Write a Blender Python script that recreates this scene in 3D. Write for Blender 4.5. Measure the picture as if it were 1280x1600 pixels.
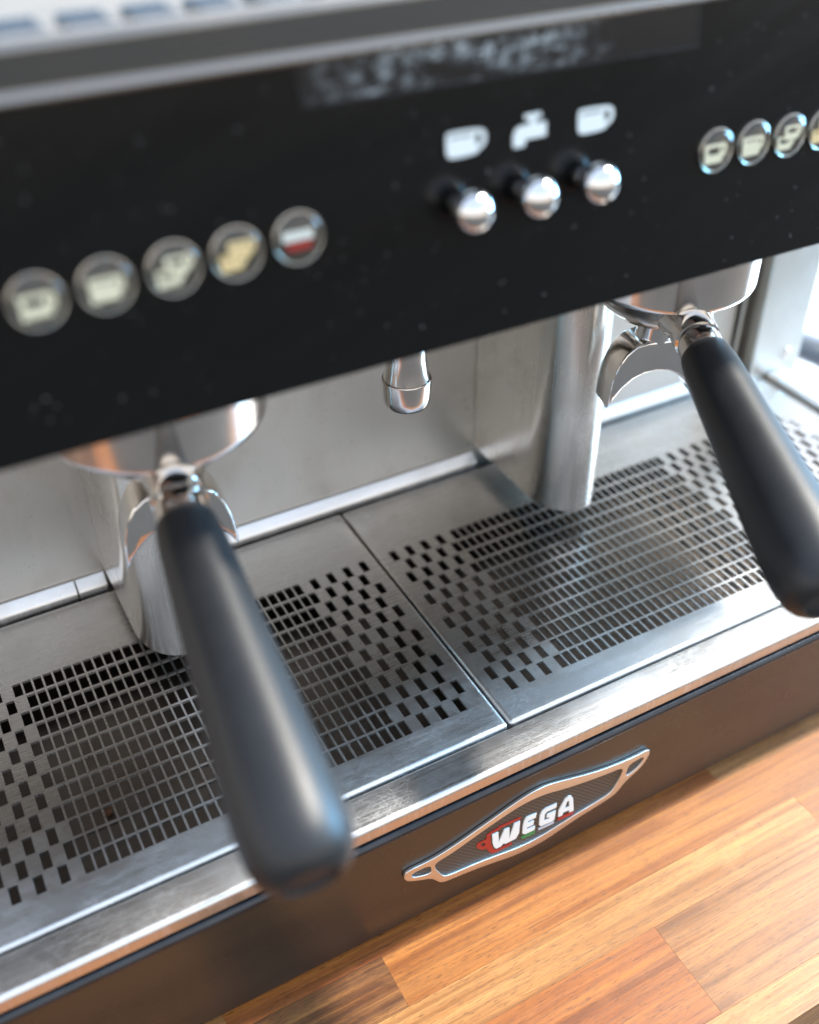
import bpy, bmesh, math, random
from mathutils import Matrix, Vector

for o in list(bpy.data.objects):
    bpy.data.objects.remove(o, do_unlink=True)

S = 0.0008                       # metres per drawing unit
XC = 233.5                       # centre line of the machine
scene = bpy.context.scene
COL = scene.collection

# ------------------------------------------------------------------ camera
cam_d = bpy.data.cameras.new('camera')
cam = bpy.data.objects.new('camera', cam_d)
COL.objects.link(cam)
R = ((0.8786108, -0.47744642, -0.00937988),
     (-0.30011615, -0.53679099, -0.78853391),
     (0.37144766, 0.69562946, -0.61491974))
CP = Vector((1.639, -342.904, 456.007))
m = Matrix(((R[0][0], -R[1][0], -R[2][0], CP.x * S),
            (R[0][1], -R[1][1], -R[2][1], CP.y * S),
            (R[0][2], -R[1][2], -R[2][2], CP.z * S),
            (0, 0, 0, 1)))
cam.matrix_world = m
cam_d.sensor_fit = 'HORIZONTAL'
cam_d.sensor_width = 36.0
cam_d.lens = 1619.1 / 1280 * 36.0
cam_d.clip_start = 0.01
cam_d.clip_end = 200
cam_d.dof.use_dof = True
cam_d.dof.focus_distance = 585 * S
cam_d.dof.aperture_fstop = 5.0
scene.camera = cam

# ------------------------------------------------------------------ world
w = bpy.data.worlds.new('World')
scene.world = w
w.use_nodes = True
nt = w.node_tree
nt.nodes.clear()
out = nt.nodes.new('ShaderNodeOutputWorld')
bg = nt.nodes.new('ShaderNodeBackground')
tc = nt.nodes.new('ShaderNodeTexCoord')
sp = nt.nodes.new('ShaderNodeSeparateXYZ')
mr = nt.nodes.new('ShaderNodeMapRange')
mr.inputs['From Min'].default_value = -1
mr.inputs['From Max'].default_value = 1
rp = nt.nodes.new('ShaderNodeValToRGB')
e = rp.color_ramp.elements
e[0].position = 0.0; e[0].color = (0.05, 0.048, 0.045, 1)
e[1].position = 1.0; e[1].color = (0.55, 0.68, 0.90, 1)
for p, c in ((0.44, (0.13, 0.12, 0.11, 1)), (0.50, (0.72, 0.65, 0.57, 1)),
             (0.57, (1.0, 0.945, 0.87, 1)), (0.66, (0.88, 0.90, 0.94, 1)), (0.78, (0.62, 0.74, 0.92, 1))):
    k = e.new(p); k.color = c
nt.links.new(tc.outputs['Generated'], sp.inputs[0])
nt.links.new(sp.outputs['Z'], mr.inputs['Value'])
nt.links.new(mr.outputs[0], rp.inputs[0])
nt.links.new(rp.outputs[0], bg.inputs['Color'])
bg.inputs['Strength'].default_value = 1.15
nt.links.new(bg.outputs[0], out.inputs[0])

# ------------------------------------------------------------------ sun
sun_d = bpy.data.lights.new('sun', 'SUN')
sun = bpy.data.objects.new('sun', sun_d)
COL.objects.link(sun)
sun_d.energy = 5.0
sun_d.angle = math.radians(3.0)
sun_d.color = (1.0, 0.94, 0.85)
sun.rotation_euler = Vector((0.95, 0.056, 1.0)).to_track_quat('Z', 'Y').to_euler()
sun.location = (0, 0, 3)

# added area lamp, source assumed off to the right, for blue sheen on handles
blue_lamp_d = bpy.data.lights.new('assumed_blue_light', 'AREA')
blue_lamp = bpy.data.objects.new('assumed_blue_light', blue_lamp_d)
COL.objects.link(blue_lamp)
blue_lamp_d.shape = 'RECTANGLE'; blue_lamp_d.size = 0.75; blue_lamp_d.size_y = 0.8
blue_lamp_d.energy = 52.0
blue_lamp_d.color = (0.22, 0.60, 1.0)
blue_lamp.location = (2.1, -0.22, 0.56)
blue_lamp.rotation_euler = (Vector(blue_lamp.location) - Vector((0.15, 0.0, 0.1))).to_track_quat('Z', 'Y').to_euler()

vs = scene.view_settings
vs.view_transform = 'Standard'
vs.look = 'None'
vs.exposure = 0.8
vs.gamma = 1.0
vs.use_curve_mapping = False
scene.cycles.use_denoising = True
scene.cycles.max_bounces = 10
scene.cycles.glossy_bounces = 6
scene.cycles.transmission_bounces = 8
scene.cycles.caustics_reflective = False
scene.cycles.caustics_refractive = False
scene.cycles.sample_clamp_indirect = 6

# ------------------------------------------------------------------ materials
class NB:
    def __init__(s, name):
        s.m = bpy.data.materials.new(name); s.m.use_nodes = True
        s.t = s.m.node_tree; s.b = s.t.nodes['Principled BSDF']
    def n(s, typ, **kw):
        nd = s.t.nodes.new(typ)
        for k, v in kw.items():
            if k.startswith('_'): setattr(nd, k[1:], v)
            else: nd.inputs[k.replace('_', ' ')].default_value = v
        return nd
    def l(s, a, b): s.t.links.new(a, b)
    def set(s, **kw):
        for k, v in kw.items(): s.b.inputs[k.replace('_', ' ')].default_value = v
    def coords(s, scale=(1, 1, 1), rot=(0, 0, 0), seed=False):
        """object coordinates in drawing units"""
        tc = s.n('ShaderNodeTexCoord')
        mp = s.n('ShaderNodeMapping')
        mp.inputs['Scale'].default_value = tuple(q / S for q in scale)
        v = tc.outputs['Object']
        if seed:
            oi = s.n('ShaderNodeObjectInfo')
            cb = s.n('ShaderNodeCombineXYZ')
            mu = s.n('ShaderNodeMath', _operation='MULTIPLY'); mu.inputs[1].default_value = 3.7
            s.l(oi.outputs['Random'], mu.inputs[0])
            for i in range(3): s.l(mu.outputs[0], cb.inputs[i])
            ad = s.n('ShaderNodeVectorMath', _operation='ADD')
            s.l(v, ad.inputs[0]); s.l(cb.outputs[0], ad.inputs[1]); v = ad.outputs[0]
        if any(rot):
            mr_ = s.n('ShaderNodeMapping'); mr_.inputs['Rotation'].default_value = rot
            s.l(v, mr_.inputs[0]); v = mr_.outputs[0]
        s.l(v, mp.inputs[0])
        return mp.outputs[0]
    def noise(s, vec, scale=1.0, detail=3.0, rough=0.55):
        nd = s.n('ShaderNodeTexNoise'); nd.inputs['Scale'].default_value = scale
        nd.inputs['Detail'].default_value = detail; nd.inputs['Roughness'].default_value = rough
        s.l(vec, nd.inputs['Vector']); return nd.outputs[0]
    def mapr(s, v, a, b, c, d):
        nd = s.n('ShaderNodeMapRange')
        for k, q in zip(('From Min', 'From Max', 'To Min', 'To Max'), (a, b, c, d)): nd.inputs[k].default_value = q
        s.l(v, nd.inputs['Value']); return nd.outputs[0]
    def mix(s, f, a, b, typ='MIX'):
        nd = s.n('ShaderNodeMix', _data_type='RGBA', _blend_type=typ)
        for k, q in ((0, f), (6, a), (7, b)):
            if isinstance(q, (int, float)): nd.inputs[k].default_value = q
            elif isinstance(q, tuple): nd.inputs[k].default_value = q
            else: s.l(q, nd.inputs[k])
        return nd.outputs[2]
    def math(s, op, a, b=None):
        nd = s.n('ShaderNodeMath', _operation=op)
        for k, q in ((0, a), (1, b)):
            if q is None: continue
            if isinstance(q, (int, float)): nd.inputs[k].default_value = q
            else: s.l(q, nd.inputs[k])
        return nd.outputs[0]
    def bump(s, h, strength=0.2, dist=0.0005):
        nd = s.n('ShaderNodeBump'); nd.inputs['Strength'].default_value = strength
        nd.inputs['Distance'].default_value = dist
        s.l(h, nd.inputs['Height']); s.l(nd.outputs[0], s.b.inputs['Normal'])

def tint(c, k): return tuple(min(1, q * k) for q in c[:3]) + (1,)

def steel(name, base=(0.62, 0.60, 0.57), rough=0.27, aniso=0.6, brush='X', scratch=0.0, stain=0.35, grime=(0.30, 0.26, 0.22), sk=1.0, wear_light=None, speck=0.0):
    b = NB(name)
    sc = {'X': (0.012, 1.6, 1.6), 'Y': (1.6, 0.012, 1.6), 'Z': (1.6, 1.6, 0.012)}[brush]
    streak = b.noise(b.coords(sc), 1.0, 4.0, 0.6)
    blot = b.noise(b.coords((0.022, 0.03, 0.022)), 1.0, 5.0, 0.6)
    col = b.mix(b.mapr(streak, 0.3, 0.7, 0.0, 1.0), tint(base, 1 - .10 * sk), tint(base, 1 + .06 * sk))
    col = b.mix(b.mapr(blot, 0.52, 0.72, 0.0, stain), col, grime + (1,))
    if speck:
        sk_ = b.noise(b.coords((.33, .33, .33)), 1.0, 2.0)
        gate = b.mapr(b.noise(b.coords((.012, .012, .012)), 1.0, 2.0), .45, .6, 0, 1)
        col = b.mix(b.math('MULTIPLY', b.math('MULTIPLY', b.mapr(sk_, .68, .73, 0, 1), gate), speck), col, (0.16, 0.10, 0.06, 1))
    r = b.mapr(streak, 0.25, 0.75, rough * 0.85, rough * 1.15)
    r = b.math('ADD', r, b.mapr(blot, 0.45, 0.75, 0.0, 0.10))
    h = streak
    if scratch > 0:
        tot = None
        for i, (ang, fx, fy, th) in enumerate(((0.03, .03, 2.4, .45), (0.10, .05, 2.2, .62), (-0.16, .06, 2.0, .66), (0.6, .09, 1.6, .80),
                                               (-0.7, .10, 1.6, .82), (1.35, .11, 1.4, .86), (2.3, .12, 1.5, .85), (1.0, .055, 1.0, .93))):
            sp2 = b.n('ShaderNodeSeparateXYZ'); b.l(b.coords((1, 1, 1), (0, 0, ang)), sp2.inputs[0])
            yv = b.math('MULTIPLY', sp2.outputs['Y'], fy); row = b.math('FLOOR', yv); fry = b.math('FRACT', yv)
            w1 = b.n('ShaderNodeTexWhiteNoise', _noise_dimensions='1D'); b.l(row, w1.inputs['W'])
            xv = b.math('ADD', b.math('MULTIPLY', sp2.outputs['X'], fx), b.math('MULTIPLY', w1.outputs['Value'], 37.3))
            seg = b.math('FLOOR', xv); frx = b.math('FRACT', xv)
            cb2 = b.n('ShaderNodeCombineXYZ'); b.l(row, cb2.inputs[0]); b.l(seg, cb2.inputs[1]); cb2.inputs[2].default_value = i * 3.1
            w2 = b.n('ShaderNodeTexWhiteNoise', _noise_dimensions='3D'); b.l(cb2.outputs[0], w2.inputs['Vector'])
            on = b.mapr(w2.outputs['Value'], th, 1.0, 0.0, 1.0)
            line = b.mapr(b.math('ABSOLUTE', b.math('SUBTRACT', fry, .5)), .05, .16, 1.0, 0.0)
            tap = b.mapr(b.math('ABSOLUTE', b.math('SUBTRACT', frx, .5)), .25, .5, 1.0, 0.0)
            t_ = b.math('MULTIPLY', b.math('MULTIPLY', b.math('MINIMUM', b.math('MULTIPLY', on, 2.0), 1.0), line), tap)
            tot = t_ if tot is None else b.math('MAXIMUM', tot, t_)
        # scratches gather in patches
        patch = b.mapr(b.noise(b.coords((.03, .05, .05)), 1.0, 3.0), 0.30, 0.66, 0.25, .9)
        tot = b.math('MULTIPLY', tot, patch)
        if wear_light:      # rubbed by cups along one edge: finer, duller; paler tint paints in brighter light
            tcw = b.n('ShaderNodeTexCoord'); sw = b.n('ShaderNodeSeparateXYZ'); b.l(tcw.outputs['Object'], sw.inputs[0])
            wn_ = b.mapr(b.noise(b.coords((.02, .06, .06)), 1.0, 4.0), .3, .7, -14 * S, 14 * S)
            wm = b.mapr(b.math('ADD', sw.outputs['Y'], wn_), wear_light[0] * S, wear_light[1] * S, 0.0, 1.0)
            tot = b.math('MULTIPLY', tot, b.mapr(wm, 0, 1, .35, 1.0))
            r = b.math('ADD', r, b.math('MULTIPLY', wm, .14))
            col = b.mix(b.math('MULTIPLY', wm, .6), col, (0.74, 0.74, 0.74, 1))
        tot = b.math('MULTIPLY', tot, scratch)
        col = b.mix(tot, col, (0.93, 0.93, 0.93, 1))
        r = b.math('ADD', r, b.math('MULTIPLY', tot, 0.30))
    b.l(col, b.b.inputs['Base Color']); b.l(r, b.b.inputs['Roughness'])
    b.set(Metallic=1.0, Anisotropic=aniso)
    tv = {'X': (1, 0, 0), 'Y': (0, 1, 0), 'Z': (0, 0, 1)}[brush]
    cb = b.n('ShaderNodeCombineXYZ')
    for i in range(3): cb.inputs[i].default_value = tv[i]
    b.l(cb.outputs[0], b.b.inputs['Tangent'])
    b.bump(h, 0.10 * sk, 0.0001)
    return b.m

def plain(name, color, rough=0.4, metal=0.0, spec=0.5, coat=0.0, mottle=0.0, bump=0.0, bscale=0.5):
    b = NB(name)
    b.set(Base_Color=color + (1,), Roughness=rough, Metallic=metal)
    b.b.inputs['Specular IOR Level'].default_value = spec
    if coat: b.set(Coat_Weight=coat, Coat_Roughness=0.08)
    if mottle:
        n_ = b.noise(b.coords((0.05, 0.05, 0.05)), 1.0, 5.0, .6)
        b.l(b.mix(b.mapr(n_, .35, .7, 0, 1), tint(color, 1 - mottle), tint(color, 1 + mottle)), b.b.inputs['Base Color'])
        b.l(b.mapr(n_, .3, .7, max(.02, rough * (1 - mottle * .5)), rough * (1 + mottle * .5)), b.b.inputs['Roughness'])
    if bump:
        b.bump(b.noise(b.coords((bscale,) * 3), 1.0, 3.0), bump, 0.0003)
    return b.m

M = {}
M['steel_x'] = steel('brushed steel lengthwise', brush='X')
M['steel_wall'] = steel('brushed steel upright', base=(0.61, 0.575, 0.525), rough=0.36, aniso=0.4, brush='Z', stain=0.22, sk=.35, speck=.55)
M['steel_tray'] = steel('scratched steel', base=(0.70, 0.69, 0.68), rough=0.30, aniso=0.3, brush='X', scratch=0.65, stain=0.12)
M['steel_grate'] = steel('worn grate steel', base=(0.62, 0.60, 0.575), rough=0.27, aniso=0.3, brush='X', scratch=0.9, stain=0.3, wear_light=(-55, -100), speck=.6)
M['steel_column'] = steel('brushed steel column', base=(0.64, 0.60, 0.55), rough=0.24, aniso=0.5, brush='Z', stain=0.2)
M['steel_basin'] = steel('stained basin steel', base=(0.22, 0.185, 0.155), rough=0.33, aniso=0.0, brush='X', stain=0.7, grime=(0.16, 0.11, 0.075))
M['steel_top'] = steel('top steel', base=(0.27, 0.262, 0.25), rough=0.22, aniso=0.3, brush='X', stain=0.2)
M['steel_cup'] = steel('dull tray steel', base=(0.20, 0.235, 0.265), rough=0.24, aniso=0.2, brush='X', stain=0.2)
M['chrome'] = plain('chrome', (0.68, 0.67, 0.66), 0.06, 1.0, mottle=0.04)
M['satin_chrome'] = plain('worn chrome', (0.70, 0.66, 0.63), 0.16, 1.0, mottle=0.10)
M['rubber'] = plain('black moulded handle', (0.013, 0.014, 0.0155), 0.42, 0, 0.40, mottle=0.12, bump=0.22, bscale=1.3)
M['trim'] = plain('black trim', (0.012, 0.013, 0.016), 0.28, mottle=0.3)
M['dark'] = plain('dark cavity', (0.012, 0.011, 0.010), 0.6)
M['under'] = plain('dull underside', (0.42, 0.40, 0.37), 0.45, 1.0, mottle=.15)
M['white_print'] = plain('white print', (0.80, 0.84, 0.82), 0.4)
M['cream_print'] = plain('cream print', (0.85, 0.81, 0.62), 0.45)
M['amber_print'] = plain('amber print', (0.88, 0.68, 0.36), 0.45)
M['red_print'] = plain('red print', (0.36, 0.02, 0.015), 0.4)
M['green_print'] = plain('green print', (0.03, 0.22, 0.06), 0.4)
M['grey_print'] = plain('grey print', (0.52, 0.54, 0.58), 0.4)
M['button_base'] = plain('button bed', (0.040, 0.037, 0.032), 0.3, mottle=.2)
M['bezel'] = plain('button bezel', (0.62, 0.60, 0.55), 0.22, 1.0, mottle=.2)
M['hose'] = plain('grey hose', (0.22, 0.25, 0.29), 0.35, mottle=.1)
M['cabinet'] = plain('dark cabinet', (0.03, 0.03, 0.034), 0.5, mottle=.2)
M['ground'] = plain('grey floor', (0.05, 0.048, 0.045), 0.7, mottle=.15)
M['white_top'] = plain('white laminate', (0.66, 0.66, 0.65), 0.5, mottle=.03)
M['crumb'] = plain('coffee crumb', (0.16, 0.06, 0.025), 0.7)

b = NB('clear button dome')
tr_ = b.n('ShaderNodeBsdfTransparent'); gl_ = b.n('ShaderNodeBsdfGlossy'); fr_ = b.n('ShaderNodeLayerWeight'); mx_ = b.n('ShaderNodeMixShader')
tr_.inputs['Color'].default_value = (0.97, 0.97, 0.94, 1)
gl_.inputs['Roughness'].default_value = 0.06; fr_.inputs['Blend'].default_value = 0.5
b.l(b.mapr(b.math('POWER', fr_.outputs['Facing'], 3.0), 0, 1, .05, .75), mx_.inputs[0]); b.l(tr_.outputs[0], mx_.inputs[1]); b.l(gl_.outputs[0], mx_.inputs[2])
b.l(mx_.outputs[0], b.t.nodes['Material Output'].inputs['Surface'])
M['dome'] = b.m

# black control panel: fine dust specks and smears
b = NB('black control panel')
dust = b.noise(b.coords((.45, .45, .45)), 1.0, 1.0)
sm = b.noise(b.coords((.009, .03, .06), (0, .35, 0)), 1.0, 5.0, .65)
c_ = b.mix(b.mapr(dust, .755, .78, 0, .30), (0.0035, 0.0037, 0.0038, 1), (0.35, 0.35, 0.34, 1))
b.l(c_, b.b.inputs['Base Color']); b.l(b.mapr(sm, .35, .65, .16, .25), b.b.inputs['Roughness'])
b.b.inputs['Specular IOR Level'].default_value = 0.3
M['panel'] = b.m

# worn film sticker: residue, with its smudgy white reflection painted into the colour
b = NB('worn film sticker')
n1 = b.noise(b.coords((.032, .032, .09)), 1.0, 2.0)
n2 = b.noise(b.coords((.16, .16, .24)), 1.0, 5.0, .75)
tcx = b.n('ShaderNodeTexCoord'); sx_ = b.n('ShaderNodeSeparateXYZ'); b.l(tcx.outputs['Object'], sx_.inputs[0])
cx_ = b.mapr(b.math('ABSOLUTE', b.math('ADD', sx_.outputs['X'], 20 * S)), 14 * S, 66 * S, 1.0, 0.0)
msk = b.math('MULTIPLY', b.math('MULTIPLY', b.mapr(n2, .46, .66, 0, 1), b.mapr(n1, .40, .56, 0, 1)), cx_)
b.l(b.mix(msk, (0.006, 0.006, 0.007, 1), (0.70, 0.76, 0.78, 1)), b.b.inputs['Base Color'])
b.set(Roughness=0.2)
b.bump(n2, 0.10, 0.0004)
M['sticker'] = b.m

# dark bronze lacquered front sheet
b = NB('dark front sheet')
n1 = b.noise(b.coords((.015, .015, .03)), 1.0, 4.0)
n2 = b.noise(b.coords((.5, .5, .5)), 1.0, 1.0)
c_ = b.mix(b.mapr(n1, .3, .7, 0, 1), (0.020, 0.0135, 0.009, 1), (0.028, 0.019, 0.013, 1))
c_ = b.mix(b.mapr(n2, .77, .80, 0, .5), c_, (0.5, 0.45, 0.4, 1))
b.l(c_, b.b.inputs['Base Color']); b.l(b.mapr(n1, .3, .7, .24, .32), b.b.inputs['Roughness'])
b.b.inputs['Specular IOR Level'].default_value = 0.6
M['front'] = b.m

# badge: champagne ridged rim, woven dark field
b = NB('champagne badge rim')
wv = b.n('ShaderNodeTexWave'); wv.inputs['Scale'].default_value = 0.42
b.l(b.coords((1, 1, 0.15)), wv.inputs['Vector'])
b.set(Base_Color=(0.72, 0.69, 0.64, 1), Metallic=1.0, Roughness=0.30)
b.bump(wv.outputs['Fac'], 0.35, 0.0004)
M['badge_rim'] = b.m
b = NB('woven badge field')
ck = b.n('ShaderNodeTexChecker'); ck.inputs['Scale'].default_value = 0.62
b.l(b.coords((1, 1, 1)), ck.inputs['Vector'])
b.l(b.mix(ck.outputs['Fac'], (0.012, 0.011, 0.010, 1), (0.085, 0.075, 0.062, 1)), b.b.inputs['Base Color'])
b.set(Roughness=0.42)
b.bump(ck.outputs['Fac'], 0.5, 0.0004)
M['badge_field'] = b.m

def wood(name, light, dark, streaky=0.5):
    b = NB(name)
    v = b.coords((0.006, 0.075, 0.075), seed=True)
    big = b.noise(v, 1.0, 5.0, 0.6)
    fine = b.noise(b.coords((0.02, 0.7, 0.7), seed=True), 1.0, 4.0, 0.65)
    pore = b.noise(b.coords((0.16, 1.9, 1.9), seed=True), 1.0, 2.0, 0.5)
    cloud = b.noise(b.coords((0.03, 0.05, 0.05), seed=True), 1.0, 3.0)
    band = b.noise(b.coords((0.0045, 0.22, 0.22), seed=True), 1.0, 3.0, 0.6)
    c = b.mix(b.mapr(big, .36, .64, 0, 1), light + (1,), dark + (1,))
    c = b.mix(b.mapr(band, .50, .66, 0, .75), c, tint(dark, .62))
    c = b.mix(b.mapr(band, .46, .32, 0, .55), c, tint(light, 1.28))
    c = b.mix(b.mapr(fine, .42, .66, 0, streaky), c, tint(dark, .60))
    c = b.mix(b.mapr(cloud, .5, .75, 0, .35), c, tint(light, 1.2))
    c = b.mix(b.mapr(pore, .58, .66, 0, .6), c, tint(dark, .25))
    b.l(c, b.b.inputs['Base Color'])
    b.l(b.mapr(fine, .3, .7, .34, .48), b.b.inputs['Roughness'])
    b.set(Coat_Weight=0.15, Coat_Roughness=0.2)
    b.bump(b.math('SUBTRACT', fine, b.mapr(pore, .62, .70, 0, .6)), 0.15, 0.0003)
    return b.m
M['wood_gold'] = wood('golden acacia', (0.378, 0.145, 0.033), (0.243, 0.073, 0.013), .6)
M['wood_cream'] = wood('cream acacia', (0.432, 0.208, 0.066), (0.308, 0.116, 0.028), .55)
M['wood_red'] = wood('red acacia', (0.346, 0.118, 0.026), (0.216, 0.055, 0.011), .6)
M['wood_brown'] = wood('brown acacia', (0.351, 0.152, 0.048), (0.221, 0.082, 0.023), .6)
M['wood_dark'] = wood('dark streaked acacia', (0.292, 0.122, 0.036), (0.108, 0.035, 0.009), .85)

# ------------------------------------------------------------------ mesh helpers
def obj_from(name, verts, faces, mat, parent=None, mtx=None, smooth=40, loc=None):
    """verts in drawing units, world space (or local of mtx); origin at loc (units)"""
    me = bpy.data.meshes.new(name)
    vv = [Vector(v) for v in verts]
    if mtx is not None: vv = [mtx @ v for v in vv]
    if loc is None:
        n = max(1, len(vv))
        loc = (0.5 * (min(v.x for v in vv) + max(v.x for v in vv)), 0.5 * (min(v.y for v in vv) + max(v.y for v in vv)),
               min(v.z for v in vv))
    loc = Vector(loc)
    me.from_pydata([tuple((v - loc) * S) for v in vv], [], faces)
    bm = bmesh.new(); bm.from_mesh(me)
    bmesh.ops.remove_doubles(bm, verts=bm.verts, dist=1e-6)
    bmesh.ops.recalc_face_normals(bm, faces=bm.faces)
    bm.to_mesh(me); bm.free()
    me.materials.append(M[mat])
    if smooth is not None:
        for p in me.polygons: p.use_smooth = True
        me.set_sharp_from_angle(angle=math.radians(smooth))
    o = bpy.data.objects.new(name, me)
    COL.objects.link(o)
    if smooth is not None:
        wn = o.modifiers.new('weighted normal', 'WEIGHTED_NORMAL'); wn.keep_sharp = True; wn.weight = 100
    attach(o, parent, loc)
    return o

def attach(o, parent, loc):
    o['_w'] = tuple(loc)
    if parent is not None:
        o.parent = parent
        pw = Vector(parent['_w'])
        o.location = (Vector(loc) - pw) * S
    else:
        o.location = Vector(loc) * S

def empty(name, loc):
    o = bpy.data.objects.new(name, None); COL.objects.link(o)
    o.empty_display_size = 0.01
    attach(o, None, loc); return o

def tag(o, label=None, cat=None, group=None, kind=None):
    if label: o['label'] = label
    if cat: o['category'] = cat
    if group: o['group'] = group
    if kind: o['kind'] = kind
    return o

def extrude_x(prof, x0, x1, closed=True):
    """closed profile of (y,z) swept along x"""
    n = len(prof)
    v = [(x0, y, z) for y, z in prof] + [(x1, y, z) for y, z in prof]
    f = [(i, (i + 1) % n, n + (i + 1) % n, n + i) for i in range(n if closed else n - 1)]
    if closed: f += [tuple(range(n - 1, -1, -1)), tuple(range(n, 2 * n))]
    return v, f

def extrude_z(prof, z0, z1, chamfer=0.0):
    n = len(prof)
    v = [(x, y, z0) for x, y in prof] + [(x, y, z1) for x, y in prof]
    f = [(i, (i + 1) % n, n + (i + 1) % n, n + i) for i in range(n)]
    f += [tuple(range(n - 1, -1, -1)), tuple(range(n, 2 * n))]
    return v, f

def lathe(prof, seg=48, cap=True):
    """prof list of (r,z) about local z"""
    v, f = [], []
    for r, z in prof:
        for k in range(seg):
            a = 2 * math.pi * k / seg
            v.append((r * math.cos(a), r * math.sin(a), z))
    for i in range(len(prof) - 1):
        for k in range(seg):
            k2 = (k + 1) % seg
            f.append((i * seg + k, i * seg + k2, (i + 1) * seg + k2, (i + 1) * seg + k))
    if cap:
        f.append(tuple(range(seg - 1, -1, -1)))
        f.append(tuple((len(prof) - 1) * seg + k for k in range(seg)))
    return v, f

def box(x0, x1, y0, y1, z0, z1, bev=0.8):
    bm = bmesh.new()
    bmesh.ops.create_cube(bm, size=1.0)
    for v in bm.verts:
        v.co = Vector((x0 + (v.co.x + .5) * (x1 - x0), y0 + (v.co.y + .5) * (y1 - y0), z0 + (v.co.z + .5) * (z1 - z0)))
    if bev > 0:
        bmesh.ops.bevel(bm, geom=bm.edges[:], offset=bev, segments=2, profile=0.5, affect='EDGES')
    bm.verts.index_update()
    v = [tuple(q.co) for q in bm.verts]; f = [tuple(q.index for q in p.verts) for p in bm.faces]
    bm.free(); return v, f

def axis_matrix(origin, direction, roll_ref=(0, 0, 1)):
    z = Vector(direction).normalized(); x = Vector(roll_ref).cross(z)
    if x.length < 1e-4: x = Vector((1, 0, 0))
    x.normalize(); y = z.cross(x)
    mt = Matrix((x, y, z)).transposed().to_4x4(); mt.translation = Vector(origin); return mt

def smooth_poly(pts, it=2):
    for _ in range(it):
        q = []
        for i in range(len(pts)):
            a, b_ = pts[i], pts[(i + 1) % len(pts)]
            q.append((a[0] * .75 + b_[0] * .25, a[1] * .75 + b_[1] * .25))
            q.append((a[0] * .25 + b_[0] * .75, a[1] * .25 + b_[1] * .75))
        pts = q
    return pts

def flat_shape(splines, thick, bevel=0.0):
    """2D outline with holes -> verts, faces; local x,y in plane, z = 0..thick"""
    cu = bpy.data.curves.new('shape', 'CURVE'); cu.dimensions = '2D'; cu.fill_mode = 'BOTH'
    cu.extrude = thick / 2 - bevel; cu.bevel_depth = bevel; cu.bevel_resolution = 1
    cu.offset = -bevel
    for s_ in splines:
        sp_ = cu.splines.new('POLY'); sp_.points.add(len(s_) - 1)
        for p, q in zip(sp_.points, s_): p.co = (q[0], q[1], 0, 1)
        sp_.use_cyclic_u = True
    o = bpy.data.objects.new('shape', cu); COL.objects.link(o)
    dg = bpy.context.evaluated_depsgraph_get()
    me = bpy.data.meshes.new_from_object(o.evaluated_get(dg))
    v = [(q.co.x, q.co.y, q.co.z + thick / 2) for q in me.vertices]
    f = [tuple(p.vertices) for p in me.polygons]
    bpy.data.objects.remove(o); bpy.data.curves.remove(cu); bpy.data.meshes.remove(me)
    return v, f

def merge(*parts):
    V, F = [], []
    for v, f in parts:
        k = len(V); V += list(v); F += [tuple(i + k for i in q) for q in f]
    return V, F

def xf(vf, mt): return [tuple(mt @ Vector(v)) for v in vf[0]], vf[1]

def tube(path, r, seg=16):
    V, F = [], []
    pts = [Vector(p) for p in path]
    for i, p in enumerate(pts):
        d = (pts[min(i + 1, len(pts) - 1)] - pts[max(i - 1, 0)]).normalized()
        mt = axis_matrix(p, d)
        rr = r[i] if isinstance(r, (list, tuple)) else r
        for k in range(seg):
            a = 2 * math.pi * k / seg
            V.append(tuple(mt @ Vector((rr * math.cos(a), rr * math.sin(a), 0))))
    for i in range(len(pts) - 1):
        for k in range(seg):
            k2 = (k + 1) % seg
            F.append((i * seg + k, i * seg + k2, (i + 1) * seg + k2, (i + 1) * seg + k))
    F.append(tuple(range(seg - 1, -1, -1))); F.append(tuple((len(pts) - 1) * seg + k for k in range(seg)))
    return V, F

# ================================================================== setting
gv, gf = box(-9000, 9000, -9000, 9000, -1150, -1100, 0)
tag(obj_from('ground', gv, gf, 'ground', smooth=None), kind='structure')

# ------------------------------------------------------------------ counter of glued staves
ZW = -112
counter = empty('wood_counter', (200, 150, -1100))
tag(counter, 'acacia butcher block counter under the espresso machine', 'counter')
cv, cf = box(-900, 690, -183, 560, -1099, -152, 2)
obj_from('cabinet', cv, cf, 'cabinet', counter)

rng = random.Random(5)
rows = [(-198.5, -177, [(-900, -220, 'wood_brown'), (-220, 120, 'wood_gold'), (120, 690, 'wood_cream')]),
        (-177, -119, [(-900, -160, 'wood_gold'), (-160, 281, 'wood_red'), (281, 690, 'wood_brown')]),
        (-119, -91, [(-900, -60, 'wood_brown'), (-60, 420, 'wood_cream'), (420, 690, 'wood_gold')]),
        (-91, -58, [(-900, -190, 'wood_red'), (-190, 132, 'wood_dark'), (132, 690, 'wood_gold')]),
        (-58, -22, [(-900, 40, 'wood_brown'), (40, 385, 'wood_red'), (385, 690, 'wood_brown')])]
y = -22
k = 0
mats = ['wood_gold', 'wood_brown', 'wood_red', 'wood_cream', 'wood_dark']
while y < 555:
    y2 = min(y + rng.choice((44, 52, 58)), 560)
    c1, c2 = rng.uniform(-500, -100), rng.uniform(100, 500)
    rows.append((y, y2, [(-900, c1, rng.choice(mats)), (c1, c2, rng.choice(mats)), (c2, 690, rng.choice(mats))]))
    y = y2
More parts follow.
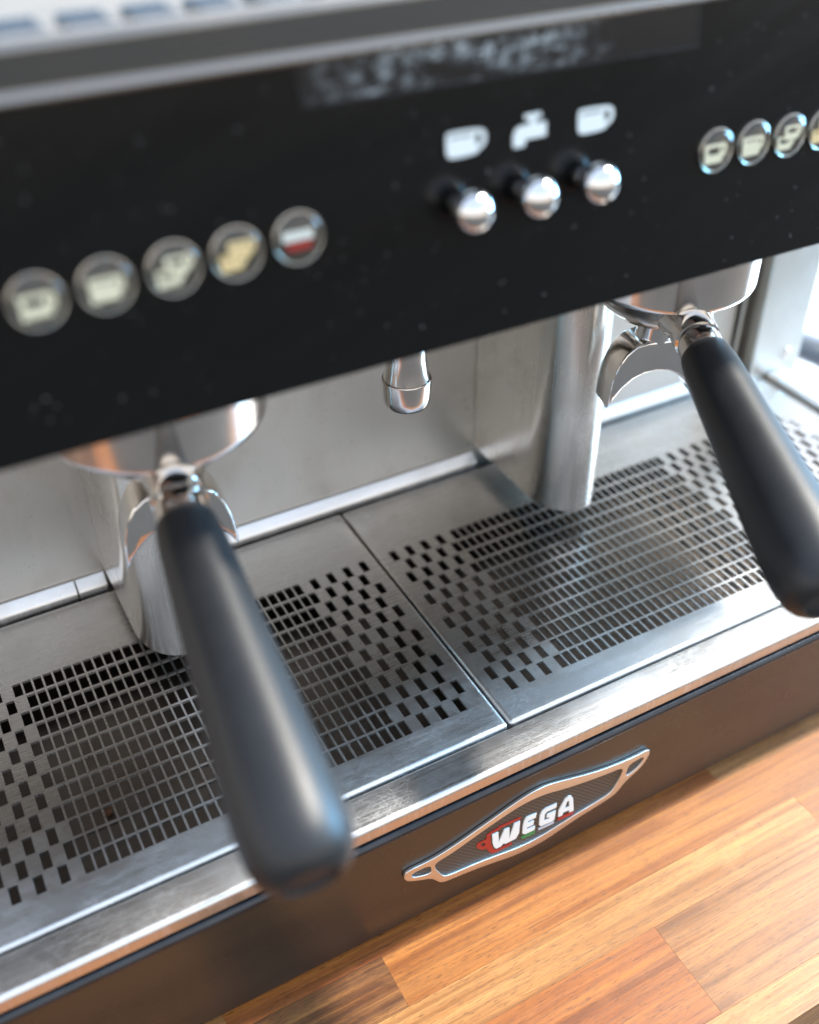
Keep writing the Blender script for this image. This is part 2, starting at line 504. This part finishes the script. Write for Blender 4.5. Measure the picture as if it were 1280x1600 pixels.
for y0, y1, segs in rows:
    for x0, x1, mt_ in segs:
        dz = rng.uniform(-0.05, 0.05)
        v, f = box(x0 + .02, x1 - .02, y0 + .02, y1 - .02, ZW - 38, ZW + dz, 0.14)
        obj_from('stave', v, f, mt_, counter, smooth=40, loc=(x0, y0, ZW))

wt = empty('white_worktop', (1200, 300, -1100))
tag(wt, 'white sunlit worktop beyond the right end of the machine', 'worktop')
v, f = box(705, 2300, -60, 1500, -205, -175, 2)
obj_from('worktop', v, f, 'white_top', wt)
v, f = box(725, 2280, -30, 1480, -1099, -206, 2)
obj_from('cabinet', v, f, 'white_top', wt)

# ================================================================== espresso machine
mach = empty('espresso_machine', (XC, 80, ZW))
tag(mach, 'two group espresso machine in brushed steel with black control panel', 'espresso machine')
XL, XR = XC - 435, XC + 435
TXL, TXR = XC - 397, XC + 397          # inner tray edges

# --- feet
for fx in (XL + 60, XR - 60):
    for fy in (10, 300):
        v, f = lathe([(16, 0), (18, 2), (18, 8), (14, 14)], 24)
        obj_from('foot', v, f, 'trim', mach, Matrix.Translation((fx, fy, ZW + 0.2)))

# --- front sheet, trim and lip
v, f = extrude_x([(-50, -19), (-50, -103.2), (-49.2, -104), (-46, -104), (-46, -19)], XL, XR)
obj_from('front_panel', v, f, 'front', mach)
v, f = extrude_x([(-48.8 + 3.3 * math.cos(a), -16.3 + 3.3 * math.sin(a)) for a in [i * math.pi / 8 for i in range(16)]], XL, XR)
obj_from('trim_strip', v, f, 'trim', mach)
v, f = extrude_x([(-44.5, -10.6), (-44.5, -19.5), (-40, -19.5), (-40, -10.6)], XL, XR)
obj_from('trim_recess', v, f, 'dark', mach)
# lip: flat top that slopes a little to the front, rolled edge, turned down
lip = [(-28.4, -9), (-28.4, -1.2), (-28.9, -0.7), (-29.6, -0.5), (-46.4, -1.0), (-47.8, -1.3), (-48.8, -2.0), (-49.4, -3.0), (-49.6, -4.2),
       (-49.6, -10.6), (-48.2, -10.6), (-47.8, -5), (-46, -3.6), (-43, -3.2), (-30.4, -3), (-30.4, -9)]
v, f = extrude_x(lip, XL + 1, XR - 1)
obj_from('tray_lip', v, f, 'steel_tray', mach, smooth=50)
# side rims of the tray
for sx in (-1, 1):
    xa, xb = (TXR + 1.5, TXR + 22) if sx > 0 else (TXL - 22, TXL - 1.5)
    v, f = box(xa, xb, -27.5, 190, -9, 4.5, 2.2)
    obj_from('tray_rim', v, f, 'steel_tray', mach)
# basin below the grates
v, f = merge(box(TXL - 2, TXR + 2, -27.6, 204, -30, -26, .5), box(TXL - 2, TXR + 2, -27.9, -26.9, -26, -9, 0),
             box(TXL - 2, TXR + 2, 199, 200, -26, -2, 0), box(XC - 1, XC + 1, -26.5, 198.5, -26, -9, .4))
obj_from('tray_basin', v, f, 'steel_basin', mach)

# --- upright back wall and its foot strip
v, f = box(XL, 598, 205, 209, -8, 268, .6)
obj_from('back_wall', v, f, 'steel_wall', mach)
CXS = (90, 373)
CW = 23.5
strip = [(198.2, -6), (198.2, 2.6), (198.8, 4.2), (203.2, 10.4), (204.2, 11.0), (204.9, 11.0), (204.9, -6)]
for xa, xb in ((XL, 46), (47.2, CXS[0] - CW - 1), (CXS[0] + CW + 1, CXS[1] - CW - 1), (CXS[1] + CW + 1, 597)):
    v, f = extrude_x(strip, xa, xb)
    obj_from('foot_strip', v, f, 'steel_tray', mach)

# --- right and left posts with groove
for sx in (-1, 1):
    def mir(a, b_): return (a, b_) if sx > 0 else (2 * XC - b_, 2 * XC - a)
    xa, xb = mir(613, 668)
    v, f = box(xa, xb, 190, 330, -12, 300, 1.6)
    post = obj_from('side_post', v, f, 'steel_wall', mach)
    if sx > 0:
        v, f = lathe([(5.2, 0), (5.0, .8), (3.6, 1.9), (1.4, 2.4), (.02, 2.5)], 24)
        obj_from('screw', v, f, 'satin_chrome', post, axis_matrix((651, 190, 18), (0, -1, 0)))
    xa, xb = mir(598.4, 612.6)
    v, f = box(xa, xb, 212, 216, -8, 268, .3)
    obj_from('groove_back', v, f, 'under', mach)
    xa, xb = mir(603.5, 607)
    v, f = box(xa, xb, 203.5, 211.5, -8, 268, .8)
    obj_from('groove_bead', v, f, 'steel_wall', mach)

# --- columns under the groups
for cx in CXS:
    pr = [(cx - CW, 204.6), (cx - CW, 134)]
    for i in range(1, 24):
        a = math.pi + math.pi * i / 24
        pr.append((cx + CW * math.cos(a), 134 + 33.5 * math.sin(a)))
    pr += [(cx + CW, 134), (cx + CW, 204.6)]
    ins = [(cx + (x - cx) * .97, 204.6 - (204.6 - y_) * .992) for x, y_ in pr]
    n = len(pr)
    V = [(x, y_, 14.2) for x, y_ in ins] + [(x, y_, 15.0) for x, y_ in pr] + [(x, y_, 270) for x, y_ in pr]
    F = [tuple(range(n - 1, -1, -1)), tuple(range(2 * n, 3 * n))]
    for L_ in (0, 1):
        for i in range(n):
            F.append((L_ * n + i, L_ * n + (i + 1) % n, (L_ + 1) * n + (i + 1) % n, (L_ + 1) * n + i))
    obj_from('column', V, F, 'steel_column', mach, smooth=35)

# --- upper body
v, f = box(XL + 2, XR - 2, -2, 420, 268.5, 358, 1)
obj_from('body_shell', v, f, 'under', mach)
v, f = box(XL + 4, XR - 4, 212.5, 420, -100, 268, 1)
obj_from('rear_shell', v, f, 'under', mach)
# group heads (the portafilters lock into them)
PFX = ((90, 70), (387, 70))
for gx, gy in PFX:
    v, f = lathe([(44, 0), (54, 0), (55, 1), (55, 22), (52, 26), (48, 44)], 56)
    obj_from('group_head', v, f, 'satin_chrome', mach, Matrix.Translation((gx, gy, 226)))

# --- hot water spout
v, f = lathe([(9, .6), (10.8, 0), (12.3, .7), (13.2, 2.6), (13.7, 6.5), (14, 16.4), (13.6, 17.1), (12.9, 17.2), (11.9, 22), (11.2, 30), (11, 120)], 48)
sp_o = obj_from('water_spout', v, f, 'satin_chrome', mach, Matrix.Translation((XC, 93, 148)))

# --- control panel (leans back slightly)
TH = math.atan(0.08)
PM = Matrix.Translation((XC, -12, 305)) @ Matrix.Rotation(-TH, 4, 'X')      # local: x right, z up the panel, -y outwards
# plate frame: local (x, y_up) and z outward
PF2 = PM @ Matrix(((1, 0, 0, 0), (0, 0, -1, 0), (0, 1, 0, 0), (0, 0, 0, 1)))
prof = [(0, -57.6), (.35, -58.6), (1.2, -59.1), (4.2, -59.1), (4.2, 60), (0, 60)]
v, f = extrude_x(prof, -435, 435)
panel = obj_from('control_panel', v, f, 'panel', mach, PM)

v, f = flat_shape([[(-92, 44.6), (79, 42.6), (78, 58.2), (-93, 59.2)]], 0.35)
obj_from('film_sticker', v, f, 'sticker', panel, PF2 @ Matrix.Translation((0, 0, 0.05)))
fr_o = [(-93, 43.6), (80, 41.6), (79, 58.4), (-94, 59.4)]
fr_i = [(-92.2, 44.5), (79.2, 42.5), (78.2, 58.0), (-93.2, 59.0)]
v, f = flat_shape([fr_o, fr_i], 0.5)
obj_from('sticker_border', v, f, 'trim', panel, PF2 @ Matrix.Translation((0, 0, 0.05)))

# printed icons
CUP1 = [(-37.2, 25.7), (-36.2, 26.7), (-23.1, 26.4), (-20.3, 25.3), (-19.7, 22.9), (-20.3, 20.1), (-23.2, 18.5), (-24.2, 17.2), (-35.1, 16.9), (-37.2, 18.2)]
slit = lambda ox: [(ox + 1.4, 25.0), (ox + 11.6, 25.0), (ox + 11.6, 24.2), (ox + 1.4, 24.2)]
loop = lambda ox: [(ox + 12.9, 25.0), (ox + 14.8, 24.6), (ox + 15.8, 22.8), (ox + 14.8, 20.8), (ox + 12.9, 20.0)]
TAP = [(-2.6, 28.0), (5.0, 28.0), (5.0, 26.2), (2.6, 26.0), (2.6, 24.2), (7.4, 24.2), (7.4, 18.8), (-2.2, 18.8), (-2.4, 16.4), (-7.6, 16.4), (-7.8, 20.8), (-6.6, 23.4), (-4.0, 24.2), (-0.2, 24.2), (-0.2, 26.0), (-2.6, 26.2)]
CUP2 = [(x + 59.6, y_ - .6) for x, y_ in CUP1]
s2 = lambda p: [(x, y_ - .6) for x, y_ in p]
for nm, spl in (('cup_icon', [smooth_poly(CUP1, 1), slit(-37.2), smooth_poly(loop(-37.2), 1)]),
                ('tap_icon', [TAP]),
                ('cup_icon', [smooth_poly(CUP2, 1), s2(slit(22.4)), s2(smooth_poly(loop(22.4), 1))])):
    v, f = flat_shape(spl, 0.3)
    obj_from(nm, v, f, 'white_print', panel, PF2 @ Matrix.Translation((0, 0, 0.04)))

# three ball knobs
for lx in (-32.0, -2.6, 26.6):
    pr = [(4.6, 0), (4.6, 1.2), (3.4, 1.8), (3.4, 2.0), (4.2, 2.4)]
    for i in range(3, 25):
        a = -math.pi / 2 + math.pi * i / 24
        pr.append((max(.02, 8.5 * math.cos(a)), 9.6 + 8.5 * math.sin(a)))
    v, f = lathe(pr, 40)
    obj_from('ball_knob', v, f, 'chrome', mach, PF2 @ Matrix.Translation((lx, -0.8, 0)))

# round push buttons with printed symbols under clear domes
def cup2d(w_, h_, ox=0, oy=0, hollow=0):
    b_ = [(ox - w_ * .52, oy + h_ * .5), (ox + w_ * .38, oy + h_ * .5), (ox + w_ * .52, oy + h_ * .42), (ox + w_ * .56, oy + h_ * .15),
          (ox + w_ * .50, oy - h_ * .14), (ox + w_ * .37, oy - h_ * .28), (ox + w_ * .35, oy - h_ * .5), (ox - w_ * .49, oy - h_ * .5)]
    res = [b_]
    if hollow == 1:
        res.append([(ox - w_ * .36, oy + h_ * .32), (ox + w_ * .20, oy + h_ * .32), (ox + w_ * .18, oy - h_ * .04), (ox - w_ * .33, oy - h_ * .04)])
    else:
        res.append([(ox - w_ * .40, oy + h_ * .33), (ox + w_ * .22, oy + h_ * .33), (ox + w_ * .22, oy + h_ * .24), (ox - w_ * .40, oy + h_ * .24)])
    res.append([(ox + w_ * .30, oy + h_ * .33), (ox + w_ * .40, oy + h_ * .28), (ox + w_ * .42, oy + h_ * .12), (ox + w_ * .30, oy - h_ * .02)])
    return res
def push_button(lx, ly, kind, r=9.4):
    base = PF2 @ Matrix.Translation((lx, ly, 0))
    v, f = lathe([(r * 1.06, 0), (r * 1.06, .8), (r * 1.04, 1.3), (r * 1.01, 1.4), (r * .975, 1.2), (r * .97, .4)], 40, cap=False)
    bt = obj_from('push_button', v, f, 'bezel', mach, base)
    v, f = lathe([(r * .985, 0.05), (r * .985, .45)], 32)
    obj_from('button_bed', v, f, 'button_base', bt, base)
    pieces = []
    if kind == 0: pieces = [('cream_print', cup2d(11.6, 8.2, 0, -1.4, 1))]
    if kind == 1: pieces = [('cream_print', cup2d(11.6, 8.2, 0, -1.4, 0))]
    if kind == 2: pieces = [('cream_print', cup2d(9.6, 6.0, -1.6, -3.0, 1)), ('cream_print', cup2d(9.6, 6.0, 2.0, 1.2, 1))]
    if kind == 3: pieces = [('amber_print', cup2d(9.6, 6.0, -1.6, -3.0, 0)), ('amber_print', cup2d(9.6, 6.0, 2.0, 1.2, 0))]
    if kind == 4: pieces = [('white_print', [[(-6, 2.6), (6, 2.6), (6, -1.0), (-6, -1.0)]]), ('red_print', [[(-5.2, -1.4), (5.4, -1.4), (4.6, -4.4), (-4.4, -4.4)]])]
    for i, (mt_, spl) in enumerate(pieces):
        v, f = flat_shape(spl, 0.25)
        obj_from('button_symbol', v, f, mt_, bt, base @ Matrix.Translation((0, 0, .5 + .3 * i)))
    pr = [(r * .975, .8), (r * .965, 1.8)]
    for i in range(1, 9):
        a = math.pi / 2 * i / 8
        pr.append((max(.02, r * .965 * math.cos(a)), 1.8 + 2.3 * math.sin(a)))
    v, f = lathe(pr, 40, cap=False)
    obj_from('button_dome', v, f, 'dome', bt, base)
for i, (lx, ly) in enumerate(((-192.6, -1.8), (-169.5, -1.3), (-145.9, -0.8), (-123.0, -0.3), (-99.4, 0.4))): push_button(lx, ly, i)
for i, (lx, ly) in enumerate(((95.6, -1.4), (117.0, -1.7), (138.2, -2.0), (159.1, -2.3))): push_button(lx, ly, i, 8.9)

# --- top rail and louvred cup tray
rail = [(-6.4, 363.2), (-9.0, 363.0), (-9.9, 363.6), (-10.2, 364.4), (-9.9, 365.4), (-9.2, 366.2), (-8.7, 367.0), (-9.0, 368.5), (-12.1, 378.2), (-12.1, 379.6),
        (-11.2, 380.8), (-9.6, 381.3), (-6, 381.4), (-1.5, 380.6), (0.2, 378.8), (1.0, 375.6), (-4, 375)]
v, f = extrude_x(rail, XL, XR)
obj_from('top_rail', v, f, 'steel_top', mach, smooth=50)
v, f = box(XL, XR, 1.3, 420, 372, 376, .5)
cup_tray = obj_from('cup_tray', v, f, 'steel_cup', mach)
for i in range(15):
    x0 = 30 + (i - 3) * 21.5
    for yy in (8, 17, 26):
        pr = [(yy, 376.0), (yy + .4, 378.4), (yy + 1.4, 379.2), (yy + 5.5, 376.6), (yy + 5.5, 376.0)]
        v, f = extrude_x(pr, x0, x0 + 14.5)
        obj_from('louvre', v, f, 'steel_cup', cup_tray)

# --- badge on the front sheet
OUTER = [(-82.7, -53.5), (-80.9, -50.2), (-66.5, -50.8), (-52.6, -48.4), (-34.0, -42.7), (-16.7, -37.0), (-4.0, -33.0), (9.0, -32.0), (22.7, -35.6), (40.4, -41.2), (54.8, -44.3), (69.4, -46.0), (78.5, -46.0), (85.7, -45.6), (87.6, -48.3), (87.0, -53.7), (82.7, -60.8), (75.9, -65.0), (70.8, -68.4), (67.8, -73.2), (62.9, -77.0), (50.4, -79.4), (36.1, -81.8), (20.7, -86.0), (10.3, -88.4), (-7.0, -88.2), (-24.1, -84.0), (-39.1, -81.0), (-52.1, -79.5), (-59.0, -78.0), (-62.0, -73.6), (-65.5, -68.6), (-72.7, -65.0), (-80.3, -60.5), (-82.5, -57.1)]
MAIN = [(-63.1, -57.4), (-61.1, -55.4), (-51.0, -53.7), (-33.8, -47.6), (-16.4, -42.3), (-3.5, -39.6), (9.9, -40.4), (23.8, -44.6), (41.3, -48.2), (55.6, -50.4), (67.5, -51.6), (67.5, -57.8), (64.9, -65.4), (61.3, -72.0), (49.8, -74.4), (35.6, -76.2), (20.1, -79.6), (8.0, -81.6), (-7.4, -81.3), (-24.4, -77.6), (-39.3, -75.4), (-52.2, -74.4), (-57.0, -72.8), (-60.2, -66.6), (-62.6, -61.3)]
LW = [(-78.2, -56.5), (-76.4, -54.7), (-66.5, -55.2), (-65.2, -60.7), (-66.2, -63.0), (-71.1, -61.6), (-76.5, -59.2)]
RW = [(71.9, -53.0), (75.6, -51.3), (83.6, -50.8), (82.8, -56.0), (78.8, -59.8), (72.2, -62.5), (71.0, -59.6)]
BM = Matrix(((1, 0, 0, XC), (0, 0, -1, -50), (0, 1, 0, 0), (0, 0, 0, 1)))      # local x, y up, z outward
def at(z): return BM @ Matrix.Translation((0, 0, z))
def badge_rim():
    so, sm_, sl, sr = smooth_poly(OUTER, 2), smooth_poly(MAIN, 2), smooth_poly(LW, 1), smooth_poly(RW, 1)
    return flat_shape([so, sm_, sl, sr], 2.2, 0.45)
v, f = badge_rim()
badge = obj_from('maker_badge', v, f, 'badge_rim', mach, at(0.05), smooth=60)
grow = lambda p, c, k_: [(c[0] + (x - c[0]) * k_, c[1] + (y_ - c[1]) * k_) for x, y_ in p]
for p, c in ((MAIN, (2, -62)), (LW, (-71, -58.5)), (RW, (77, -56))):
    v, f = flat_shape([smooth_poly(grow(p, c, 1.02), 1)], 0.8)
    obj_from('woven_field', v, f, 'badge_field', badge, at(0.06))
LET = dict(
    W=([(-24.9, -56.2), (-20.7, -56.6), (-19.8, -67.0), (-16.6, -57.0), (-13.1, -57.4), (-12.5, -68.3), (-9.8, -55.9), (-5.8, -56.1), (-5.8, -67.2), (-7.8, -71.6), (-15.0, -71.8), (-16.5, -70.2), (-18.2, -72.2), (-21.5, -72.0), (-23.2, -69.1), (-24.3, -64.4)],),
    E=([(-1.6, -55.6), (0.7, -55.5), (5.8, -56.2), (5.4, -60.3), (-0.2, -60.1), (-0.2, -61.9), (4.4, -62.4), (4.2, -66.2), (-0.4, -66.1), (-0.4, -68.1), (5.6, -68.5), (5.4, -72.2), (-1.3, -71.9), (-3.3, -70.0), (-3.4, -62.6), (-2.8, -57.9)],),
    G=([(20.1, -56.4), (20.0, -60.2), (13.2, -59.9), (12.0, -61.3), (11.9, -67.6), (15.5, -68.2), (15.8, -66.5), (13.6, -66.0), (13.8, -62.8), (20.0, -63.2), (19.7, -71.6), (18.4, -72.4), (9.9, -71.7), (8.5, -69.6), (8.4, -60.7), (9.6, -56.9), (12.1, -55.7)],),
    A=([(22.4, -71.1), (22.2, -64.6), (26.0, -55.9), (28.3, -54.8), (30.2, -55.5), (32.0, -59.1), (33.8, -72.2), (30.6, -72.2), (30.3, -69.4), (25.9, -69.0), (25.3, -71.6)], [(26.5, -65.6), (27.8, -59.5), (29.3, -59.8), (29.9, -66.0)]))
for nm, spl in LET.items():
    v, f = flat_shape([list(s_) for s_ in spl], 1.3, 0.12)
    obj_from('letter', v, f, 'white_print', badge, at(0.3))
BARS = (('green_print', [(-3.9, -73.0), (6.1, -73.2), (5.9, -76.4), (-2.9, -76.0)]), ('grey_print', [(8.4, -73.4), (19.7, -73.8), (19.7, -75.9), (8.6, -75.3)]),
        ('red_print', [(22.4, -72.6), (33.9, -73.2), (34.1, -76.2), (22.5, -75.2)]))
for mt_, p in BARS:
    v, f = flat_shape([p], 1.0)
    obj_from('colour_bar', v, f, mt_, badge, at(0.3))
CUP = [(-28.4, -53.8), (-25.3, -53.0), (-21.0, -52.6), (-20.4, -51.6), (-5.4, -52.6), (-5.4, -54.6), (-19.6, -53.7), (-19.9, -54.9), (-25.7, -55.0), (-26.0, -57.0), (-25.2, -65.1), (-23.1, -71.4), (-21.2, -73.6), (-10.4, -73.9), (-10.2, -76.0), (-22.0, -76.2), (-24.3, -75.0), (-27.2, -70.3), (-28.2, -67.0), (-31.1, -66.6), (-34.1, -63.2), (-35.3, -59.6), (-34.3, -57.9), (-28.9, -58.1)]
CUPH = [(-32.5, -60.2), (-30.7, -59.9), (-29.4, -60.9), (-29.2, -63.5), (-31.3, -63.5)]
v, f = flat_shape([CUP, CUPH], 1.0)
obj_from('cup_outline', v, f, 'red_print', badge, at(0.3))

# ================================================================== drip grates
U, VP_ = 6.0, 12.33
def grate_mesh(mirror):
    hw, hl = 2.42, 5.35
    xl, xr, yb, yf = -162.0, 232.85, 195.6, -26.4
    rr = 2.6
    cols = list(range(-22, 38)); rws = list(range(12))
    def hole(c, r): return (0 <= c <= 29) or ((c + r) % 2 == 0)
    xs = [xl + rr]
    for c in cols: xs += [c * U - hw, c * U + hw]
    xs.append(xr - rr)
    ys = [yf + rr]
    for r in rws: ys += [r * VP_ - hl, r * VP_ + hl]
    ys.append(yb - rr)
    nx, ny = len(xs), len(ys)
    T = -1.7
    def X(x): return 2 * XC - x if mirror else x
    V = [(X(x), y_, 0.0) for y_ in ys for x in xs] + [(X(x), y_, T) for y_ in ys for x in xs]
    F = []
    N = nx * ny
    def is_hole(i, j):
        if i < 0 or j < 0 or i >= nx - 1 or j >= ny - 1: return False
        if i % 2 == 0 or j % 2 == 0: return False
        return hole(cols[(i - 1) // 2], rws[(j - 1) // 2])
    for j in range(ny - 1):
        for i in range(nx - 1):
            a, b_, c_, d_ = j * nx + i, j * nx + i + 1, (j + 1) * nx + i + 1, (j + 1) * nx + i
            if is_hole(i, j):
                for p, q in ((a, b_), (b_, c_), (c_, d_), (d_, a)): F.append((p, q, q + N, p + N))
            else:
                F.append((a, b_, c_, d_)); F.append((a + N, b_ + N, c_ + N, d_ + N))
    # rolled rim round the plate
    rings = []
    for k_ in range(0, 7):
        a = math.pi / 2 * k_ / 6
        e_ = rr * math.sin(a); z = -rr * (1 - math.cos(a))
        rings.append((e_, z))
    rings += [(rr, -8.5), (rr - 1.2, -8.5), (rr - 1.2, -2.6)]
    base = len(V)
    for e_, z in rings:
        for ci, (x, y_) in enumerate(((xl + rr, yf + rr), (xr - rr, yf + rr), (xr - rr, yb - rr), (xl + rr, yb - rr))):
            for q_ in range(6):
                a2 = math.pi + math.pi / 2 * ci + math.pi / 2 * q_ / 5
                V.append((X(x + e_ * math.cos(a2)), y_ + e_ * math.sin(a2), z))
    for k_ in range(len(rings) - 1):
        for c in range(24):
            c2 = (c + 1) % 24
            F.append((base + 24 * k_ + c, base + 24 * k_ + c2, base + 24 * (k_ + 1) + c2, base + 24 * (k_ + 1) + c))
    return V, F
for mir_, lab in ((False, 'steel drip grate under the left portafilter, with small rectangular holes'),
                  (True, 'steel drip grate under the right portafilter, with small rectangular holes')):
    v, f = grate_mesh(mir_)
    me = bpy.data.meshes.new('drip_grate')
    loc = Vector((sum(q[0] for q in v) / len(v), 85, -8.5))
    me.from_pydata([tuple((Vector(q) - loc) * S) for q in v], [], f)
    bm = bmesh.new(); bm.from_mesh(me); bmesh.ops.remove_doubles(bm, verts=bm.verts, dist=1e-6); bmesh.ops.recalc_face_normals(bm, faces=bm.faces); bm.to_mesh(me); bm.free()
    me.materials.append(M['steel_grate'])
    for p in me.polygons: p.use_smooth = True
    me.set_sharp_from_angle(angle=math.radians(35))
    o = bpy.data.objects.new('drip_grate', me); COL.objects.link(o); attach(o, None, loc)
    tag(o, lab, 'drip grate', 'drip grates')

# ================================================================== portafilters
def portafilter(gx, gy, ang, hdir, hlen, label, dx=0.0):
    ZR = 199.0
    root = empty('portafilter', (gx, gy, ZR - 80))
    tag(root, label, 'portafilter', 'portafilters locked into the groups')
    B = Matrix.Translation((gx, gy, ZR)) @ Matrix.Rotation(ang, 4, 'Z')
    # filter holder cup
    pr = [(9, -27), (16, -25.5), (26, -21), (34, -14), (39.5, -7), (42.5, -1.2), (45.5, 0.2), (49.5, 0.4), (50.6, 1.0), (51.2, 2.4), (51.4, 4), (51.4, 25), (49.8, 26.5)]
    v, f = lathe(pr, 72)
    obj_from('filter_holder', v, f, 'satin_chrome', root, B, smooth=30)
    # neck between holder and grip
    c0 = B @ Vector((0, -33, -7)); c1 = Vector((gx, gy, ZR - 12)) + Vector(hdir).normalized() * 69
    hd = Vector(hdir).normalized()
    c1.z = 185.5; c1.x += dx
    pth, rad = [], []
    for t, r_ in ((0, 15.5), (.2, 14.2), (.4, 12.2), (.5, 12.6), (.6, 12.4), (.68, 12.2), (.70, 10.6), (.76, 10.6), (.78, 11.8), (1.0, 11.8), (1.06, 11.4)):
        pth.append(c0.lerp(c1, t)); rad.append(r_)
    v, f = tube(pth, rad, 32)
    obj_from('neck', v, f, 'chrome', root, smooth=40)
    # grip
    prof = [(9.8, 0), (11.8, .2), (12.7, 1.2), (13.5, 5), (14.5, 14), (15.4, 30), (16.3, 50), (17.4, 70), (18.5, 90), (19.6, 108), (20.4, 124), (20.6, 134), (20.5, 140),
            (19.9, 146), (18.6, 151), (16.6, 154.6), (13.6, 157), (11.2, 157.9), (10.6, 157.6), (10.2, 156.4)]
    k_ = hlen / 157.0
    v, f = lathe([(r_, z * k_) for r_, z in prof], 56)
    obj_from('grip', v, f, 'rubber', root, axis_matrix(c1, hd), smooth=40)
    # spout boss and the two curved spouts
    v, f = lathe([(9.6, -46), (10.6, -44), (11.2, -38), (10.4, -30), (11.8, -24)], 36)
    obj_from('spout_boss', v, f, 'chrome', root, B)
    half = [(0, -36.5), (8, -36.8), (14.5, -39), (20, -43.8), (24, -51), (26.6, -60), (27.8, -69), (28.2, -79.5),
            (24.4, -72.5), (19.6, -65.8), (14, -60.6), (7.5, -57.4), (0, -56.4)]
    outer_, inner_ = half[:8], half[8:]
    pts = [(-x, z) for x, z in reversed(outer_)] + outer_[1:] + inner_ + [(-x, z) for x, z in reversed(inner_[:-1])]
    v, f = flat_shape([pts], 22.0, 1.4)
    Ms = B @ Matrix(((1, 0, 0, 0), (0, 0, -1, 11), (0, 1, 0, 0), (0, 0, 0, 1)))
    obj_from('double_spout', v, f, 'chrome', root, Ms, smooth=55)
    return root
portafilter(90, 70, math.atan2(-.13, 1), (-.088, -.955, -.27), 160, 'portafilter with black handle nearest the camera, left group', -4.5)
portafilter(387, 70, math.atan2(-.31, 1), (-.325, -.92, -.21), 160, 'portafilter with black handle at the right group, reaching past the frame edge')

# ================================================================== small things
bm = bmesh.new(); bmesh.ops.create_icosphere(bm, subdivisions=2, radius=2.2)
for q in bm.verts: q.co *= 0.75 + 0.5 * random.Random(round(q.co.x * 91 + q.co.y * 37 + q.co.z * 53)).random()
bm.verts.index_update()
v = [tuple(q.co) for q in bm.verts]; f = [tuple(q.index for q in p.verts) for p in bm.faces]; bm.free()
o = obj_from('coffee_crumb', v, f, 'crumb', None, Matrix.Translation((18.5, 45, -24)), smooth=None)
tag(o, 'brown coffee crumb lying in the tray beneath the left grate', 'crumb')

# hoses beside the machine at right
for i, (pts, r_, lab) in enumerate((
        ([(700, 420, -60), (745, 360, -62), (790, 312, -64), (815, 250, -72), (800, 180, -90)], 15, 'upper of two grey hoses behind the machine at right edge'),
        ([(690, 380, -96), (735, 300, -96), (765, 245, -96), (772, 190, -100), (740, 120, -100)], 15, 'lower of two grey hoses behind the machine at right edge'))):
    sm_ = []
    P_ = [Vector(p) for p in pts]
    for j in range(len(P_) - 1):
        p0, p1, p2, p3 = P_[max(j - 1, 0)], P_[j], P_[j + 1], P_[min(j + 2, len(P_) - 1)]
        for s_ in range(6):
            t = s_ / 6
            sm_.append(0.5 * ((2 * p1) + (-p0 + p2) * t + (2 * p0 - 5 * p1 + 4 * p2 - p3) * t * t + (-p0 + 3 * p1 - 3 * p2 + p3) * t ** 3))
    sm_.append(P_[-1])
    v, f = tube(sm_, r_, 20)
    o = obj_from('hose', v, f, 'hose', None, smooth=50)
    tag(o, lab, 'hose', 'hoses behind the machine')

for o in bpy.data.objects:
    if '_w' in o: del o['_w']
